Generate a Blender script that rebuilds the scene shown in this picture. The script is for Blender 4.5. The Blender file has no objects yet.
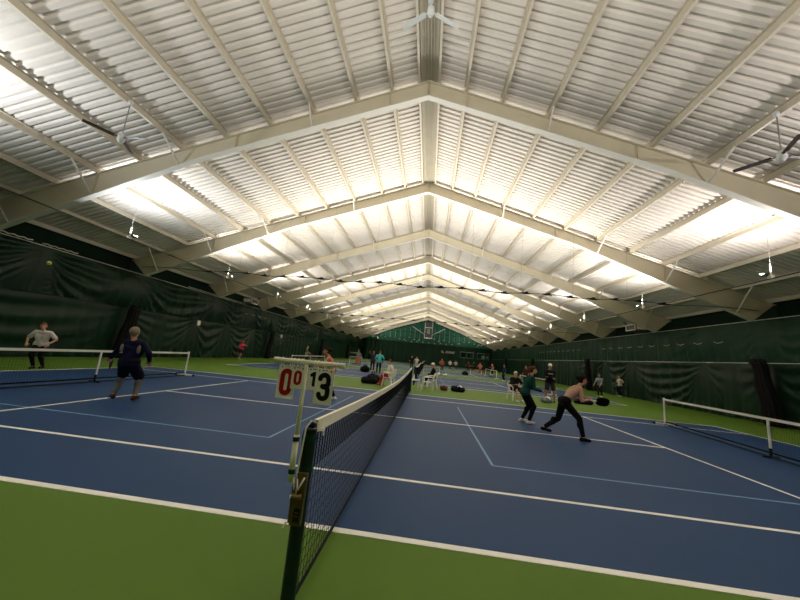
import bpy, bmesh, math, random
from mathutils import Vector, Matrix
random.seed(7)
V = Vector
SC = bpy.context.scene
COL = SC.collection
PI = math.pi

# ------------------------------------------------------------------ materials
def s2l(c):
    return tuple((x/12.92 if x <= .04045 else ((x+.055)/1.055)**2.4) for x in c)
def mat(name, rgb, rough=.6, spec=.3, metal=0., var=0., scale=6., bump=0., bscale=40., trans=0.):
    m = bpy.data.materials.new(name); m.use_nodes = True
    nt = m.node_tree; b = nt.nodes['Principled BSDF']
    c = s2l([x/255. for x in rgb])
    b.inputs['Base Color'].default_value = (*c, 1)
    b.inputs['Roughness'].default_value = rough
    b.inputs['Specular IOR Level'].default_value = spec
    b.inputs['Metallic'].default_value = metal
    tc = nt.nodes.new('ShaderNodeTexCoord')
    if var > 0:
        n = nt.nodes.new('ShaderNodeTexNoise'); n.inputs['Scale'].default_value = scale
        n.inputs['Detail'].default_value = 4
        nt.links.new(tc.outputs['Object'], n.inputs['Vector'])
        r = nt.nodes.new('ShaderNodeMapRange')
        r.inputs[1].default_value = .25; r.inputs[2].default_value = .75
        r.inputs[3].default_value = 1-var; r.inputs[4].default_value = 1+var
        nt.links.new(n.outputs['Fac'], r.inputs[0])
        mx = nt.nodes.new('ShaderNodeVectorMath'); mx.operation = 'SCALE'
        mx.inputs[0].default_value = c
        nt.links.new(r.outputs[0], mx.inputs['Scale'])
        nt.links.new(mx.outputs[0], b.inputs['Base Color'])
    if bump > 0:
        n2 = nt.nodes.new('ShaderNodeTexNoise'); n2.inputs['Scale'].default_value = bscale
        nt.links.new(tc.outputs['Object'], n2.inputs['Vector'])
        bp = nt.nodes.new('ShaderNodeBump'); bp.inputs['Strength'].default_value = bump
        bp.inputs['Distance'].default_value = .01
        nt.links.new(n2.outputs['Fac'], bp.inputs['Height'])
        nt.links.new(bp.outputs[0], b.inputs['Normal'])
    return m
M = {}
M['green_floor'] = mat('green_acrylic', (88,120,34), .62, .25, var=.05, scale=1.2, bump=.15, bscale=180)
M['blue_floor'] = mat('blue_acrylic', (32,66,108), .52, .22, var=.05, scale=.8, bump=.12, bscale=180)
M['line'] = mat('white_line_paint', (250,249,240), .55, .3)
M['pale_line'] = mat('pale_blue_line_paint', (120,158,196), .55, .3)
M['faint_line'] = mat('faint_blue_line_paint', (52,80,124), .5, .3)
M['deck'] = mat('painted_roof_deck', (214,206,195), .5, .35, var=.04, scale=1.5)
M['ridge'] = mat('ridge_panel', (168,160,140), .6, .3, var=.05, scale=3)
M['steel'] = mat('cream_painted_steel', (208,198,172), .5, .35, var=.03, scale=2)
M['purlin'] = mat('painted_purlin', (198,188,168), .5, .35, var=.03, scale=2)
M['brace'] = mat('white_brace_steel', (222,218,205), .5, .35)
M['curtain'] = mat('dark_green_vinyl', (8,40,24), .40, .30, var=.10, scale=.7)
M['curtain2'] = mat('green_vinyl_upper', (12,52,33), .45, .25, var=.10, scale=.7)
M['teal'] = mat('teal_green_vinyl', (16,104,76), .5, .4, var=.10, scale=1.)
M['wall'] = mat('dark_green_wall', (20,42,30), .8, .2, var=.1, scale=1.)
M['blacknet'] = mat('black_divider_mesh', (16,17,17), .8, .15)
M['black'] = mat('black_plastic', (16,16,17), .5, .3)
M['cord'] = mat('black_net_cord', (14,17,22), .7, .2)
M['tape'] = mat('cream_net_tape', (246,242,224), .7, .2, var=.04, scale=20)
M['white'] = mat('white_plastic', (236,234,224), .45, .4)
M['pvc'] = mat('cream_pvc_tube', (226,222,196), .35, .5)
M['card'] = mat('score_card', (244,240,222), .5, .3)
M['red'] = mat('red_numerals', (176,16,20), .5, .3)
M['blackink'] = mat('black_numerals', (14,14,16), .5, .3)
M['pink'] = mat('pale_red_print', (210,120,110), .5, .3)
M['post'] = mat('dark_green_post', (4,30,22), .45, .35)
M['strapg'] = mat('green_strap', (8,48,34), .6, .3)
M['brass'] = mat('brass_winch', (112,92,48), .4, .5, metal=.6, var=.2, scale=30)
M['rope'] = mat('white_rope', (228,224,210), .8, .2)
M['lampmetal'] = mat('lamp_housing', (150,150,146), .4, .4, metal=.5)
M['fan'] = mat('fan_grey', (205,208,204), .4, .4)
M['fandark'] = mat('fan_blade_dark', (52,44,40), .5, .3)
M['heater'] = mat('heater_grey', (92,92,88), .5, .3, metal=.4)
M['ball'] = mat('yellow_green_ball', (205,214,110), .6, .2)
M['skin'] = mat('skin_light', (206,152,122), .55, .3)
M['skin2'] = mat('skin_tan', (176,118,88), .55, .3)
M['eye'] = mat('eye_dark', (26,20,18), .3, .5)
M['glass'] = mat('dark_window_glass', (14,30,26), .1, .6)
M['frame_pale'] = mat('pale_window_frame', (120,150,136), .5, .3)

def cloth(name, rgb): 
    k = 'c_'+name
    if k not in M: M[k] = mat(name+'_cloth', rgb, .85, .15, var=.06, scale=14)
    return M[k]

# ------------------------------------------------------------------ mesh builder
class MB:
    def __init__(s): s.v = []; s.f = []; s.mi = []
    def add(s, vs, fs, mi=0):
        o = len(s.v); s.v += [tuple(p) for p in vs]
        s.f += [tuple(i+o for i in f) for f in fs]; s.mi += [mi]*len(fs)
    def quad(s, a, b, c, d, mi=0): s.add([a, b, c, d], [(0,1,2,3)], mi)
    def box(s, c, sz, rot=None, mi=0):
        c = V(c); h = V(sz)/2; R = rot or Matrix.Identity(3)
        vs = [c + R @ V((x*h.x, y*h.y, z*h.z)) for x in (-1,1) for y in (-1,1) for z in (-1,1)]
        s.add(vs, [(0,1,3,2),(4,6,7,5),(0,4,5,1),(2,3,7,6),(0,2,6,4),(1,5,7,3)], mi)
    def bar(s, p, q, w, h, up=V((0,0,1)), mi=0):
        p = V(p); q = V(q); d = (q-p); L = d.length
        if L < 1e-6: return
        d /= L; x = d.cross(up)
        if x.length < 1e-4: x = d.cross(V((1,0,0)))
        x.normalize(); y = x.cross(d)
        R = Matrix((x, d, y)).transposed()
        s.box((p+q)/2, (w, L, h), R, mi)
    def tube(s, pts, r, n=8, mi=0, cap=True):
        pts = [V(p) for p in pts]; rs = r if isinstance(r, (list, tuple)) else [r]*len(pts)
        vs = []; fs = []; x = None
        for i, p in enumerate(pts):
            t = (pts[min(i+1, len(pts)-1)] - pts[max(i-1, 0)]).normalized()
            if x is None: x = t.orthogonal().normalized()
            x = (x - t*x.dot(t)).normalized(); y = t.cross(x)
            for k in range(n):
                a = 2*PI*k/n; vs.append(p + (x*math.cos(a)+y*math.sin(a))*rs[i])
        for i in range(len(pts)-1):
            for k in range(n):
                a = i*n+k; b = i*n+(k+1) % n
                fs.append((a, b, b+n, a+n))
        if cap:
            fs.append(tuple(range(n-1, -1, -1))); fs.append(tuple(range((len(pts)-1)*n, len(pts)*n)))
        s.add(vs, fs, mi)
    def cap(s, p, q, r0, r1, n=12, mi=0):
        p = V(p); q = V(q); d = q-p
        if d.length < 1e-5: d = V((0,0,1e-4))
        t = d.normalized(); P = []; R = []
        for k in range(0, 4):
            a = PI/2*k/4; P.append(p - t*r0*math.cos(a)); R.append(max(r0*math.sin(a), r0*.05))
        P.append(p); R.append(r0); P.append(q); R.append(r1)
        for k in range(1, 5):
            a = PI/2*k/4; P.append(q + t*r1*math.sin(a)); R.append(max(r1*math.cos(a), r1*.05))
        s.tube(P, R, n, mi)
    def ell(s, c, r, rot=None, nu=14, nv=9, mi=0):
        c = V(c); R = rot or Matrix.Identity(3); vs = []; fs = []
        vs.append(c + R @ V((0,0,r[2])))
        for j in range(1, nv):
            a = PI*j/nv
            for i in range(nu):
                b = 2*PI*i/nu
                vs.append(c + R @ V((r[0]*math.sin(a)*math.cos(b), r[1]*math.sin(a)*math.sin(b), r[2]*math.cos(a))))
        vs.append(c + R @ V((0,0,-r[2])))
        for i in range(nu): fs.append((0, 1+i, 1+(i+1) % nu))
        for j in range(nv-2):
            for i in range(nu):
                a = 1+j*nu+i; b = 1+j*nu+(i+1) % nu
                fs.append((a, a+nu, b+nu, b))
        o = 1+(nv-2)*nu; e = len(vs)-1
        for i in range(nu): fs.append((o+i, e, o+(i+1) % nu))
        s.add(vs, fs, mi)
    def prism(s, poly, th, axis, mi=0, off=0.):
        # poly: list of 2D; axis 'y': points (x,z) extruded in y; 'z': (x,y) extruded in z ; 'x': (y,z) extruded in x
        n = len(poly); vs = []
        for t in (off-th/2, off+th/2):
            for a, b in poly:
                vs.append({'y': (a,t,b), 'z': (a,b,t), 'x': (t,a,b)}[axis])
        fs = [tuple(range(n-1,-1,-1)), tuple(range(n, 2*n))] + [(i, (i+1) % n, (i+1) % n+n, i+n) for i in range(n)]
        s.add(vs, fs, mi)
    def build(s, name, m, parent=None, smooth=False, loc=None):
        me = bpy.data.meshes.new(name); me.from_pydata(s.v, [], s.f); me.update()
        ms = m if isinstance(m, (list, tuple)) else [m]
        for x in ms: me.materials.append(x)
        if len(ms) > 1: me.polygons.foreach_set('material_index', s.mi)
        bm = bmesh.new(); bm.from_mesh(me); bmesh.ops.recalc_face_normals(bm, faces=bm.faces); bm.to_mesh(me); bm.free()
        if smooth: me.polygons.foreach_set('use_smooth', [True]*len(me.polygons))
        o = bpy.data.objects.new(name, me); COL.objects.link(o)
        if loc: o.location = loc
        if parent: o.parent = parent
        return o
def tag(o, label, cat, group=None, kind=None):
    if label: o['label'] = label
    if cat: o['category'] = cat
    if group: o['group'] = group
    if kind: o['kind'] = kind
    return o
def empty(name, loc=(0,0,0), rz=0., label=None, cat=None, group=None):
    o = bpy.data.objects.new(name, None); COL.objects.link(o); o.location = loc; o.rotation_euler.z = rz
    o.empty_display_size = .1
    return tag(o, label, cat, group)
def struct(o): o['kind'] = 'structure'; return o
def children(o): return [c for c in bpy.data.objects if c.parent == o]
def copy_tree(o, parent=None, kids=None):
    c = o.copy(); COL.objects.link(c)
    if parent: c.parent = parent
    for k in children(o): copy_tree(k, c)
    return c

# ------------------------------------------------------------------ layout constants
YB, YE = -9.0, 81.3            # back and end of the hall
SL = .335                      # roof slope
DK = 11.64                     # deck height at ridge
FR = [7.08+6.77*k for k in range(11)]
WX = 17.3                      # wall planes
CX = 16.6                      # curtain planes
COURTS = [16.46*k for k in range(5)]
DIV = [13.7, 30.16, 46.62, 63.35]
ORD = ['nearest', 'second', 'third', 'fourth', 'fifth', 'sixth', 'seventh', 'eighth', 'ninth', 'tenth', 'farthest']

# ------------------------------------------------------------------ floor with painted courts
b = MB()
b.box((0, (YB+YE)/2, -.1), (2*WX, YE-YB, .2), mi=0)
def frect(x0, y0, x1, y1, z, mi): b.box(((x0+x1)/2, (y0+y1)/2, z/2), (abs(x1-x0), abs(y1-y0), z), mi=mi)
HB = 11.885
for ci, y0 in enumerate(COURTS):
    frect(-HB, y0, HB, min(y0+10.97, YE-.3), .002, 1)
    w = .06; z = .004
    def hl(y, x0=-HB, x1=HB, w=w, mi=2, z=z): frect(x0, y0+y-w/2, x1, y0+y+w/2, z, mi)
    def vl(x, ya, yb, w=w, mi=2, z=z): frect(x-w/2, y0+ya, x+w/2, y0+yb, z, mi)
    hl(.035, w=.075); hl(10.935, w=.075); hl(1.37); hl(9.6)
    hl(5.485, -6.4, 6.4)
    vl(-6.4, 1.37, 9.6, z=.0045); vl(6.4, 1.37, 9.6, z=.0045)
    vl(-HB+.04, 0, 10.97, .08, z=.0048); vl(HB-.04, 0, 10.97, .08, z=.0048)
    for s in (-1, 1):          # pickleball lines
        hl(2.44, s*1.83, s*HB*.985, .04, 3, .0032)
        vl(s*1.83, 2.44, 8.53, .04, 3, .0034)
        hl(8.53, s*1.83, s*HB*.985, .03, 4, .0032)
floor = struct(b.build('floor', [M['green_floor'], M['blue_floor'], M['line'], M['pale_line'], M['faint_line']]))

# ------------------------------------------------------------------ walls
def wall(name, c, sz): 
    w = MB(); w.box(c, sz); return struct(w.build(name, M['wall']))
wall('wall_left', (-WX-.1, (YB+YE)/2, 2.9), (.2, YE-YB, 6.1))
wall('wall_right', (WX+.1, (YB+YE)/2, 2.9), (.2, YE-YB, 6.1))
for nm, y in (('wall_far', YE+.1), ('wall_back', YB-.1)):
    w = MB(); w.prism([(-WX-.2, -.1), (WX+.2, -.1), (WX+.2, 5.9), (0, 11.7), (-WX-.2, 5.9)], .2, 'y', off=y)
    struct(w.build(nm, M['wall']))

# ------------------------------------------------------------------ ceiling: corrugated deck, ridge strip, purlins
b = MB()
P = .24
for s in (-1, 1):
    prof = []
    y = YB
    while y < YE:
        prof += [(y, 0), (y+.115, 0), (y+.145, .055), (y+.205, .055)]
        y += P
    vs = []; fs = []
    for (yy, dz) in prof:
        yy = min(yy, YE)
        for x in (0.0, WX+.15):
            vs.append((s*x, yy, DK - SL*x + dz))
    for i in range(len(prof)-1): fs.append((2*i, 2*i+1, 2*i+3, 2*i+2))
    b.add(vs, fs)
ceiling = struct(b.build('ceiling', M['deck']))
b = MB()
for s in (-1, 1):
    b.quad((s*.30, YB, DK-.20), (0, YB, DK-.10), (0, YE, DK-.10), (s*.30, YE, DK-.20))
for x in (-.14, -.05, .05, .14): b.box((x, (YB+YE)/2, DK-.2), (.02, YE-YB, .03))
b.build('ridge_panel', M['ridge'], ceiling)
PX = [.33, 1.32, 2.6, 4.16, 5.75, 7.4, 9.05, 10.65, 12.3, 13.9, 15.45, 17.0]
for s in (-1, 1):
    for x in PX:
        b = MB(); zt = DK - SL*x
        b.box((s*x, (YB+YE)/2, zt-.105), (.012, YE-YB, .21))
        b.box((s*(x+.03), (YB+YE)/2, zt-.205), (.075, YE-YB, .012))
        b.box((s*(x+.068), (YB+YE)/2, zt-.195), (.008, YE-YB, .03))
        b.box((s*(x-.03), (YB+YE)/2, zt-.014), (.07, YE-YB, .01))
        b.build('purlin', M['purlin'], ceiling)

# ------------------------------------------------------------------ steel frames
def ztop(x): return 11.42 - SL*abs(x)
def zbot(x):
    x = abs(x)
    return 10.82 - .331*x if x < 8 else 8.172 - (x-8)*.4136
def make_frame(y, i):
    lab = ORD[i]+' cream steel roof frame from the camera, spanning the whole hall'
    t = empty('roof_frame', (0, y, 0), 0, lab, 'roof frame', 'steel roof frames')
    xs = [0, 2, 4, 6, 8, 10, 12, 14, 16.2]
    b = MB()
    poly = [(-x, ztop(x)) for x in reversed(xs)][0:0]
    up = [(-17.25, ztop(17.25))] + [(-16.2, ztop(16.2)), (0, ztop(0)), (16.2, ztop(16.2)), (17.25, ztop(17.25))]
    for s in (-1, 1):
        seg = [(0, ztop(0)), (16.2, ztop(16.2)), (17.22, ztop(17.22)), (16.2, zbot(16.2)), (8, zbot(8)), (0, zbot(0))]
        b.prism([(s*a, c) for a, c in seg], .014, 'y')
    b.build('web', M['steel'], t)
    for s in (-1, 1):
        b = MB()
        b.bar((0, 0, zbot(0)), (s*8, 0, zbot(8)), .22, .02); b.bar((s*8, 0, zbot(8)), (s*16.2, 0, zbot(16.2)), .22, .02)
        b.build('bottom_flange', M['brace'], t)
        b = MB(); b.bar((0, 0, ztop(0)), (s*17.25, 0, ztop(17.25)), .2, .016)
        b.build('top_flange', M['steel'], t)
        b = MB()
        for x in (.02, 1.4, 7.0, 12.3):
            zc = (ztop(x)+zbot(x))/2; h = ztop(x)-zbot(x)
            b.box((s*x, 0, zc), (.014, .17, h-.02))
        b.build('stiffener', M['steel'], t)
        b = MB()
        b.box((s*16.98, 0, 2.35), (.02, .22, 4.7)); b.box((s*17.24, 0, 2.75), (.02, .22, 5.5)); b.box((s*17.11, 0, 2.4), (.26, .014, 4.8))
        b.build('column', M['wall'], t)
        for x in (4.16, 9.05, 12.3, 15.45):
            for d in (-1, 1):
                b = MB(); b.bar((s*x, d*.08, zbot(x)+.02), (s*x, d*(1.0 if x > 5 else .55), DK-SL*x-.2), .05, .05)
                b.build('flange_brace', M['brace'], t)
    return t
for i, y in enumerate(FR): make_frame(y, i)

# ------------------------------------------------------------------ curtains
def swagger(y, z, z1, hooks):
    # returns displacement for a vinyl sheet hanging in swags between hooks
    for (a, c, k, A) in hooks:
        if a <= y <= c:
            t = (y-a)/(c-a)
            e = 4*t*(1-t)
            cc = (z1 - z)/(e+.13)
            return A*.62*math.sin(cc*k+.8*math.sin(t*9+k))*math.exp(-cc*.16)*min(1., e*2.5)*(.55+.45*math.sin(t*5+k*3))
    return 0
def curtain(side, Y0, Y1, z0, z1, m, label, res, A=.07, bulge=.12, seed=0, ties=None, rope=False):
    R = random.Random(seed)
    hooks = []; y = Y0
    while y < Y1:
        L = R.uniform(3.2, 7.5); c = min(y+L, Y1+.01)
        if Y1-c < 2.2: c = Y1+.01
        hooks.append((y, c, R.uniform(8., 13.), A*R.uniform(.5, 1.1))); y = c
    ny = max(8, int((Y1-Y0)/res)); nz = max(6, int((z1-z0)/(res*1.0)))
    vs = []; fs = []
    p1, p2, p3 = R.uniform(0,6), R.uniform(0,6), R.uniform(0,6)
    for j in range(nz+1):
        z = z0 + (z1-z0)*j/nz
        for i in range(ny+1):
            yy = Y0 + (Y1-Y0)*i/ny
            d = swagger(yy, z, z1, hooks)
            low = (z1-z)/(z1-z0)
            d += .028*math.sin(yy*6.3+p1+.9*math.sin(yy*1.3+p2))*(.35+low) + .02*math.sin(yy*13.1+p3+1.2*math.sin(z*1.1))*low
            d += bulge*math.sin(PI*min(1, (z-z0)/(z1-z0)*1.05))*(.6+.4*math.sin(yy*.9+p2))
            vs.append((-side*d, yy, z))
    for j in range(nz):
        for i in range(ny):
            a = j*(ny+1)+i; fs.append((a, a+1, a+ny+2, a+ny+1))
    t = empty('backdrop_curtain', (side*CX, 0, 0), 0, label, 'curtain')
    b = MB(); b.add(vs, fs)
    o = b.build('curtain_sheet', m, t, True)
    b = MB()
    b.tube([(-side*.03, Y0, z1+.02), (-side*.03, Y1, z1+.02)], .018, 6)
    b.build('top_cable', M['rope'] if rope else M['black'], t)
    if ties:
        zt, ya, yb, st = ties; y = ya
        while y < yb:
            b = MB(); yy = y + R.uniform(-.1, .1)
            b.tube([(-side*.26, yy, zt+.04), (-side*.27, yy+.15, zt+.0), (-side*.28, yy+.32, zt-.03), (-side*.27, yy+.5, zt+.05), (-side*.25, yy+.6, zt+.07)], .014, 5)
            b.build('rope_tie', M['rope'], t); y += st
    return t
secs = [(YB, 13.7, 'the nearest court'), (13.7, 30.16, 'the second court'), (30.16, 46.62, 'the third court'),
        (46.62, 63.3, 'the fourth court'), (63.3, YE-.3, 'the farthest court')]
for side, sn in ((-1, 'left'), (1, 'right')):
    for i, (a, c, nm) in enumerate(secs):
        res = [.085, .085, .13, .2, .25][i]
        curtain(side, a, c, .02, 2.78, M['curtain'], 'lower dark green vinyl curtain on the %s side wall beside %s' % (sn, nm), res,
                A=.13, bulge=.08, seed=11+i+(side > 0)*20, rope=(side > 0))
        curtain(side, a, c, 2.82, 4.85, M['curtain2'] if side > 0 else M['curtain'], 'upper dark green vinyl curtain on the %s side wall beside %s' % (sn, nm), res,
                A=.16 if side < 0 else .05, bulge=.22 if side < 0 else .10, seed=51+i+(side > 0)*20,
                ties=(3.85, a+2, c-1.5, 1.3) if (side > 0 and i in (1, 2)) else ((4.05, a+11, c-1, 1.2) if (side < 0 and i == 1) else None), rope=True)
# white zigzag tubes standing in for daylight along the top of the left curtain
for (a, c, which) in ((5.5, 8.6, 'nearest the camera'), (8.9, 10.4, 'just past the first one'), (17.6, 25.0, 'beyond the dark divider stack')):
    b = MB(); y = a; n = 0; pts = []
    while y < c:
        pts.append((-CX+.12+.02*(n % 2), y, 4.93 + .035*(n % 2))); y += .16; n += 1
    b.tube(pts, .022, 5)
    o = b.build('daylight_zigzag', M['rope'])
    tag(o, 'white zigzag tube standing in for daylight on top of the left wall curtain, '+which, 'rope', 'white daylight stand-ins')

# end wall curtains
def end_curtain(z0, z1, m, label, xs=16.4, gable=False):
    vs = []; fs = []; nx = 160; nz = 14
    for j in range(nz+1):
        for i in range(nx+1):
            x = -xs + 2*xs*i/nx
            zt = z1 if not gable else min(z1, DK-.35-SL*abs(x))
            z = z0 + (zt-z0)*j/nz
            vs.append((x, -.06*math.sin(x*5.1+math.sin(x))-.04*math.sin(x*11.3), z))
    for j in range(nz):
        for i in range(nx):
            a = j*(nx+1)+i; fs.append((a, a+1, a+nx+2, a+nx+1))
    t = empty('end_curtain', (0, YE-(.25 if gable else .55), 0), 0, label, 'curtain')
    b = MB(); b.add(vs, fs); b.build('curtain_sheet', m, t, True)
    b = MB(); b.tube([(-xs, -.1, z1+.02 if not gable else z0), (xs, -.1, z1+.02 if not gable else z0)], .03, 6); b.build('top_cable', M['black'], t)
    return t
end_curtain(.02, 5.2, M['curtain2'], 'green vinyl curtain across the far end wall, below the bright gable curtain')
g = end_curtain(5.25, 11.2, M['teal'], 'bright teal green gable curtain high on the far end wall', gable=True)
R = random.Random(3)
for k in range(22):
    x = -13.5 + k*27/21.
    if abs(x) < 1.6: continue
    top = min(9.2, DK-.7-SL*abs(x)); z = min(R.uniform(5.9, 6.6), top-.3)
    b = MB(); b.tube([(x, -.16, top), (x, -.16, z+.25), (x+.1, -.18, z), (x-.18, -.2, z-.05), (x-.3, -.2, z+.12)], .022, 5)
    b.tube([(x+.1, -.18, z), (x-.18, -.2, z-.05), (x-.3, -.2, z+.12)], .07, 5)
    b.build('rope_tie', M['rope'], g)
for k in range(9):
    b = MB(); b.ell((-5.5+k*1.5, -.2, R.uniform(5.45, 5.7)), (.12, .05, .12)); b.build('white_marker', M['rope'], g)

# windows of the viewing lounge in the end wall
for n, (x0, x1) in enumerate(((8.7, 12.0), (13.0, 15.9))):
    b = MB()
    y = YE-.55
    b.box(((x0+x1)/2, y, 4.0), (x1-x0+.2, .12, .16)); b.box(((x0+x1)/2, y, 2.6), (x1-x0+.2, .1, .08))
    for x in (x0, (x0+x1)/2, x1): b.box((x, y, 3.3), (.08, .1, 1.4))
    w = struct(b.build('window_%d' % (n+1), M['frame_pale']))
    b = MB(); b.box(((x0+x1)/2, y+.03, 3.3), (x1-x0, .02, 1.35)); b.build('pane', M['glass'], w)
    if n == 1:
        b = MB(); b.box((14.9, y-.03, 3.15), (1.6, .02, .7)); b.build('blind', M['frame_pale'], w)

def text_mesh(txt, size, name, m, parent=None, ext=.004, off=0.):
    cu = bpy.data.curves.new(name, 'FONT'); cu.body = txt; cu.size = size; cu.extrude = ext; cu.offset = off
    cu.align_x = 'CENTER'; cu.align_y = 'CENTER'
    tmp = bpy.data.objects.new('tmp', cu); COL.objects.link(tmp)
    dg = bpy.context.evaluated_depsgraph_get(); dg.update()
    me = bpy.data.meshes.new_from_object(tmp.evaluated_get(dg)); bpy.data.objects.remove(tmp)
    me.materials.clear(); me.materials.append(m)
    o = bpy.data.objects.new(name, me); COL.objects.link(o)
    if parent: o.parent = parent
    return o
t = empty('wall_lettering', (5.6, YE-.62, 3.55), 0, 'small white lettering on the green curtain of the far end wall', 'sign')
for txt, x in (('SL', -1.35), ('AWAY', .55)):
    o = text_mesh(txt, .8, 'letters', M['rope'], t, .01, .02); o.rotation_euler = (PI/2, 0, 0); o.location = (x, 0, 0)

# air handler hung at the far gable
t = empty('air_handler', (.25, YE-1.9, 6.6), 0, 'grey air handling unit hung in a white frame under the far ridge', 'air handler')
b = MB()
for x in (-.95, .95):
    for y in (-.6, .6): b.box((x, y, 2.1), (.1, .1, 4.3))
b.box((0, -.6, 2.75), (1.9, .1, .12)); b.box((0, .6, 2.75), (1.9, .1, .12)); b.box((0, -.6, .05), (2.1, .12, .2)); b.box((0, 0, .0), (2.1, 1.3, .08))
b.build('hanging_frame', M['white'], t)
b = MB(); b.box((0, 0, 3.45), (1.6, 1.0, 1.1)); b.build('fan_cabinet', M['heater'], t)
b = MB(); b.prism([(-.45, 1.1), (.45, 1.1), (.3, 2.4), (-.3, 2.4)], .8, 'y'); b.build('duct_cone', M['lampmetal'], t)
b = MB(); b.box((-.45, -.1, .6), (.7, .9, .9)); b.box((.45, -.1, .6), (.7, .9, .9)); b.build('louvre_box', M['heater'], t)
for s in (-1, 1):
    b = MB(); b.bar((s*1.0, -.6, .9), (s*4.2, -.2, 2.75), .16, .12); b.build('brace', M['white'], t)

# ------------------------------------------------------------------ uplights on rods and the long wiring cables
def make_uplight():
    t = empty('uplight')
    b = MB(); b.tube([(0,0,.32), (0,0,1.85)], .007, 5); b.build('rod', M['lampmetal'], t)
    b = MB(); b.tube([(0,0,.0), (0,0,.38)], .022, 8); b.build('hanger', M['white'], t)
    b = MB()
    prof = [(.04,-.10),(.07,-.09),(.10,-.05),(.115,-.01),(.12,0.0),(.11,0.0),(.09,-.04),(.05,-.08),(.02,-.09)]
    vs = []; fs = []; n = 16
    for r, z in prof:
        for k in range(n): a = 2*PI*k/n; vs.append((.22+r*math.cos(a), r*math.sin(a), z))
    for i in range(len(prof)-1):
        for k in range(n): fs.append((i*n+k, i*n+(k+1) % n, (i+1)*n+(k+1) % n, (i+1)*n+k))
    fs.append(tuple(range(n-1, -1, -1)))
    b.add(vs, fs); b.build('bowl', M['lampmetal'], t, True)
    b = MB(); b.box((.01, 0, -.08), (.14, .12, .12)); b.build('ballast_box', M['white'], t)
    b = MB(); b.ell((.22, 0, -.07), (.035, .035, .06)); b.build('lamp_socket', M['white'], t, True)
    return t
SIDE_W = 125; SIDE_TILT = .35; ROW_W = 104
def area_up(loc, w, size, tilt, spread, col):
    L = bpy.data.lights.new('uplight_lamp', 'AREA'); L.shape = 'DISK'; L.size = size; L.energy = w; L.color = col; L.spread = spread
    lo = bpy.data.objects.new('uplight_lamp', L); COL.objects.link(lo); lo.location = loc
    lo.rotation_euler = (PI, -tilt, 0)
UL_Y = [-4.7, 2.05] + [8.8+6.77*k for k in range(11)]
up0 = make_uplight(); first = True
for s in (-1, 1):
    for i, y in enumerate(UL_Y):
        if y > YE-2: continue
        px = s*12.3
        if y > 0:
            o = up0 if first else copy_tree(up0); first = False
            o.location = (px, y, 5.5); o.rotation_euler.z = 0 if s < 0 else PI
            tag(o, '%s hanging uplight bowl from the camera on the %s lighting cable' % (['first','nearest visible','second visible','third visible','fourth visible','fifth visible','sixth visible','seventh visible','eighth visible','ninth visible','tenth visible','eleventh visible'][i-1], 'left' if s < 0 else 'right'), 'light fixture', 'hanging uplights')
        area_up((px - s*.22, y, 5.52), SIDE_W, .28, s*SIDE_TILT, 2.9, (1, .96, .90) if not (y < 9) else ((.88, .93, 1.0) if s < 0 else (1, .93, .92)))
for s in (-1, 1):
    b = MB(); b.tube([(s*12.3, YB+.1, 5.36), (s*12.3, YE-.5, 5.36)], .02, 6)
    tag(b.build('lighting_cable', M['black']), 'long black lighting cable running the hall length on the %s side' % ('left' if s < 0 else 'right'), 'cable', 'lighting cables')

# ------------------------------------------------------------------ divider cables with rope bundles, and gathered divider nets
for y in [-2.76]+DIV:
    for x in (-8.8, -6.6, -4.4, -2.2, 0, 2.2, 4.4, 6.6, 8.8):
        area_up((x, y, 5.50), ROW_W*((6.0-SL*abs(x))/5.)**1.6*(.8 if y < 0 else 1), .3, 0, PI, (1, .96, .90))
for i, y in enumerate(DIV):
    t = empty('divider_cable', (0, y, 5.35), 0, '%s black divider cable strung across the hall with rope bundles' % ORD[i], 'cable', 'divider cables across the hall')
    b = MB(); pts = []
    for k in range(49):
        x = -CX+.2 + (2*CX-.4)*k/48; pts.append((x, 0, -.1+.1*abs(math.sin(x*.75))))
    b.tube(pts, .016, 6); b.build('cable', M['black'], t)
    R = random.Random(i)
    for k in range(23):
        x = -12.1+1.1*k
        b = MB(); z = -.1+.1*abs(math.sin(x*.75))
        b.cap((x-.16, 0, z+.0), (x+.16, .02, z-.01), .05, .04, 8); b.cap((x-.05, .02, z+.05), (x+.07, -.02, z+.06), .04, .03, 6)
        b.tube([(x-.3, 0, z+.02), (x, 0, z-.03), (x+.3, 0, z+.01)], .025, 5)
        b.build('rope_bundle', M['black'], t, True)
    for k in range(9):
        x = -10.4 + 2.6*k
        b = MB(); b.tube([(x, 0, 0), (x+.05, 0, DK-SL*abs(x)-5.35-.1)], .006, 4); b.build('hanger_wire', M['lampmetal'], t)
def divider_stack(s, y, label):
    b = MB(); vs = []; fs = []; n = 48; m = 16
    for j in range(m+1):
        z = .02 + 2.93*j/m; w = .34 - .06*j/m + .02*math.sin(j*.9)
        for k in range(n):
            a = 2*PI*k/n; r = w*(1+.18*math.sin(a*11+.2*j)+.08*math.sin(a*5))
            vs.append((r*.55*math.cos(a), r*math.sin(a)*1.05+.03*math.sin(j*.8)-.5*(1-j/m), z))
    for j in range(m):
        for k in range(n): fs.append((j*n+k, j*n+(k+1) % n, (j+1)*n+(k+1) % n, (j+1)*n+k))
    fs.append(tuple(range(n-1,-1,-1))); fs.append(tuple(range(m*n, (m+1)*n)))
    b.add(vs, fs)
    t = empty('divider_net', (s*(CX-.5), y, 0), 0, label, 'divider net', 'gathered divider nets')
    b.build('gathered_net', M['blacknet'], t, True)
    b = MB(); b.tube([(.2*math.cos(a*PI/8), .36*math.sin(a*PI/8), 2.75) for a in range(17)], .02, 5); b.build('tie_band', M['black'], t)
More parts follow.
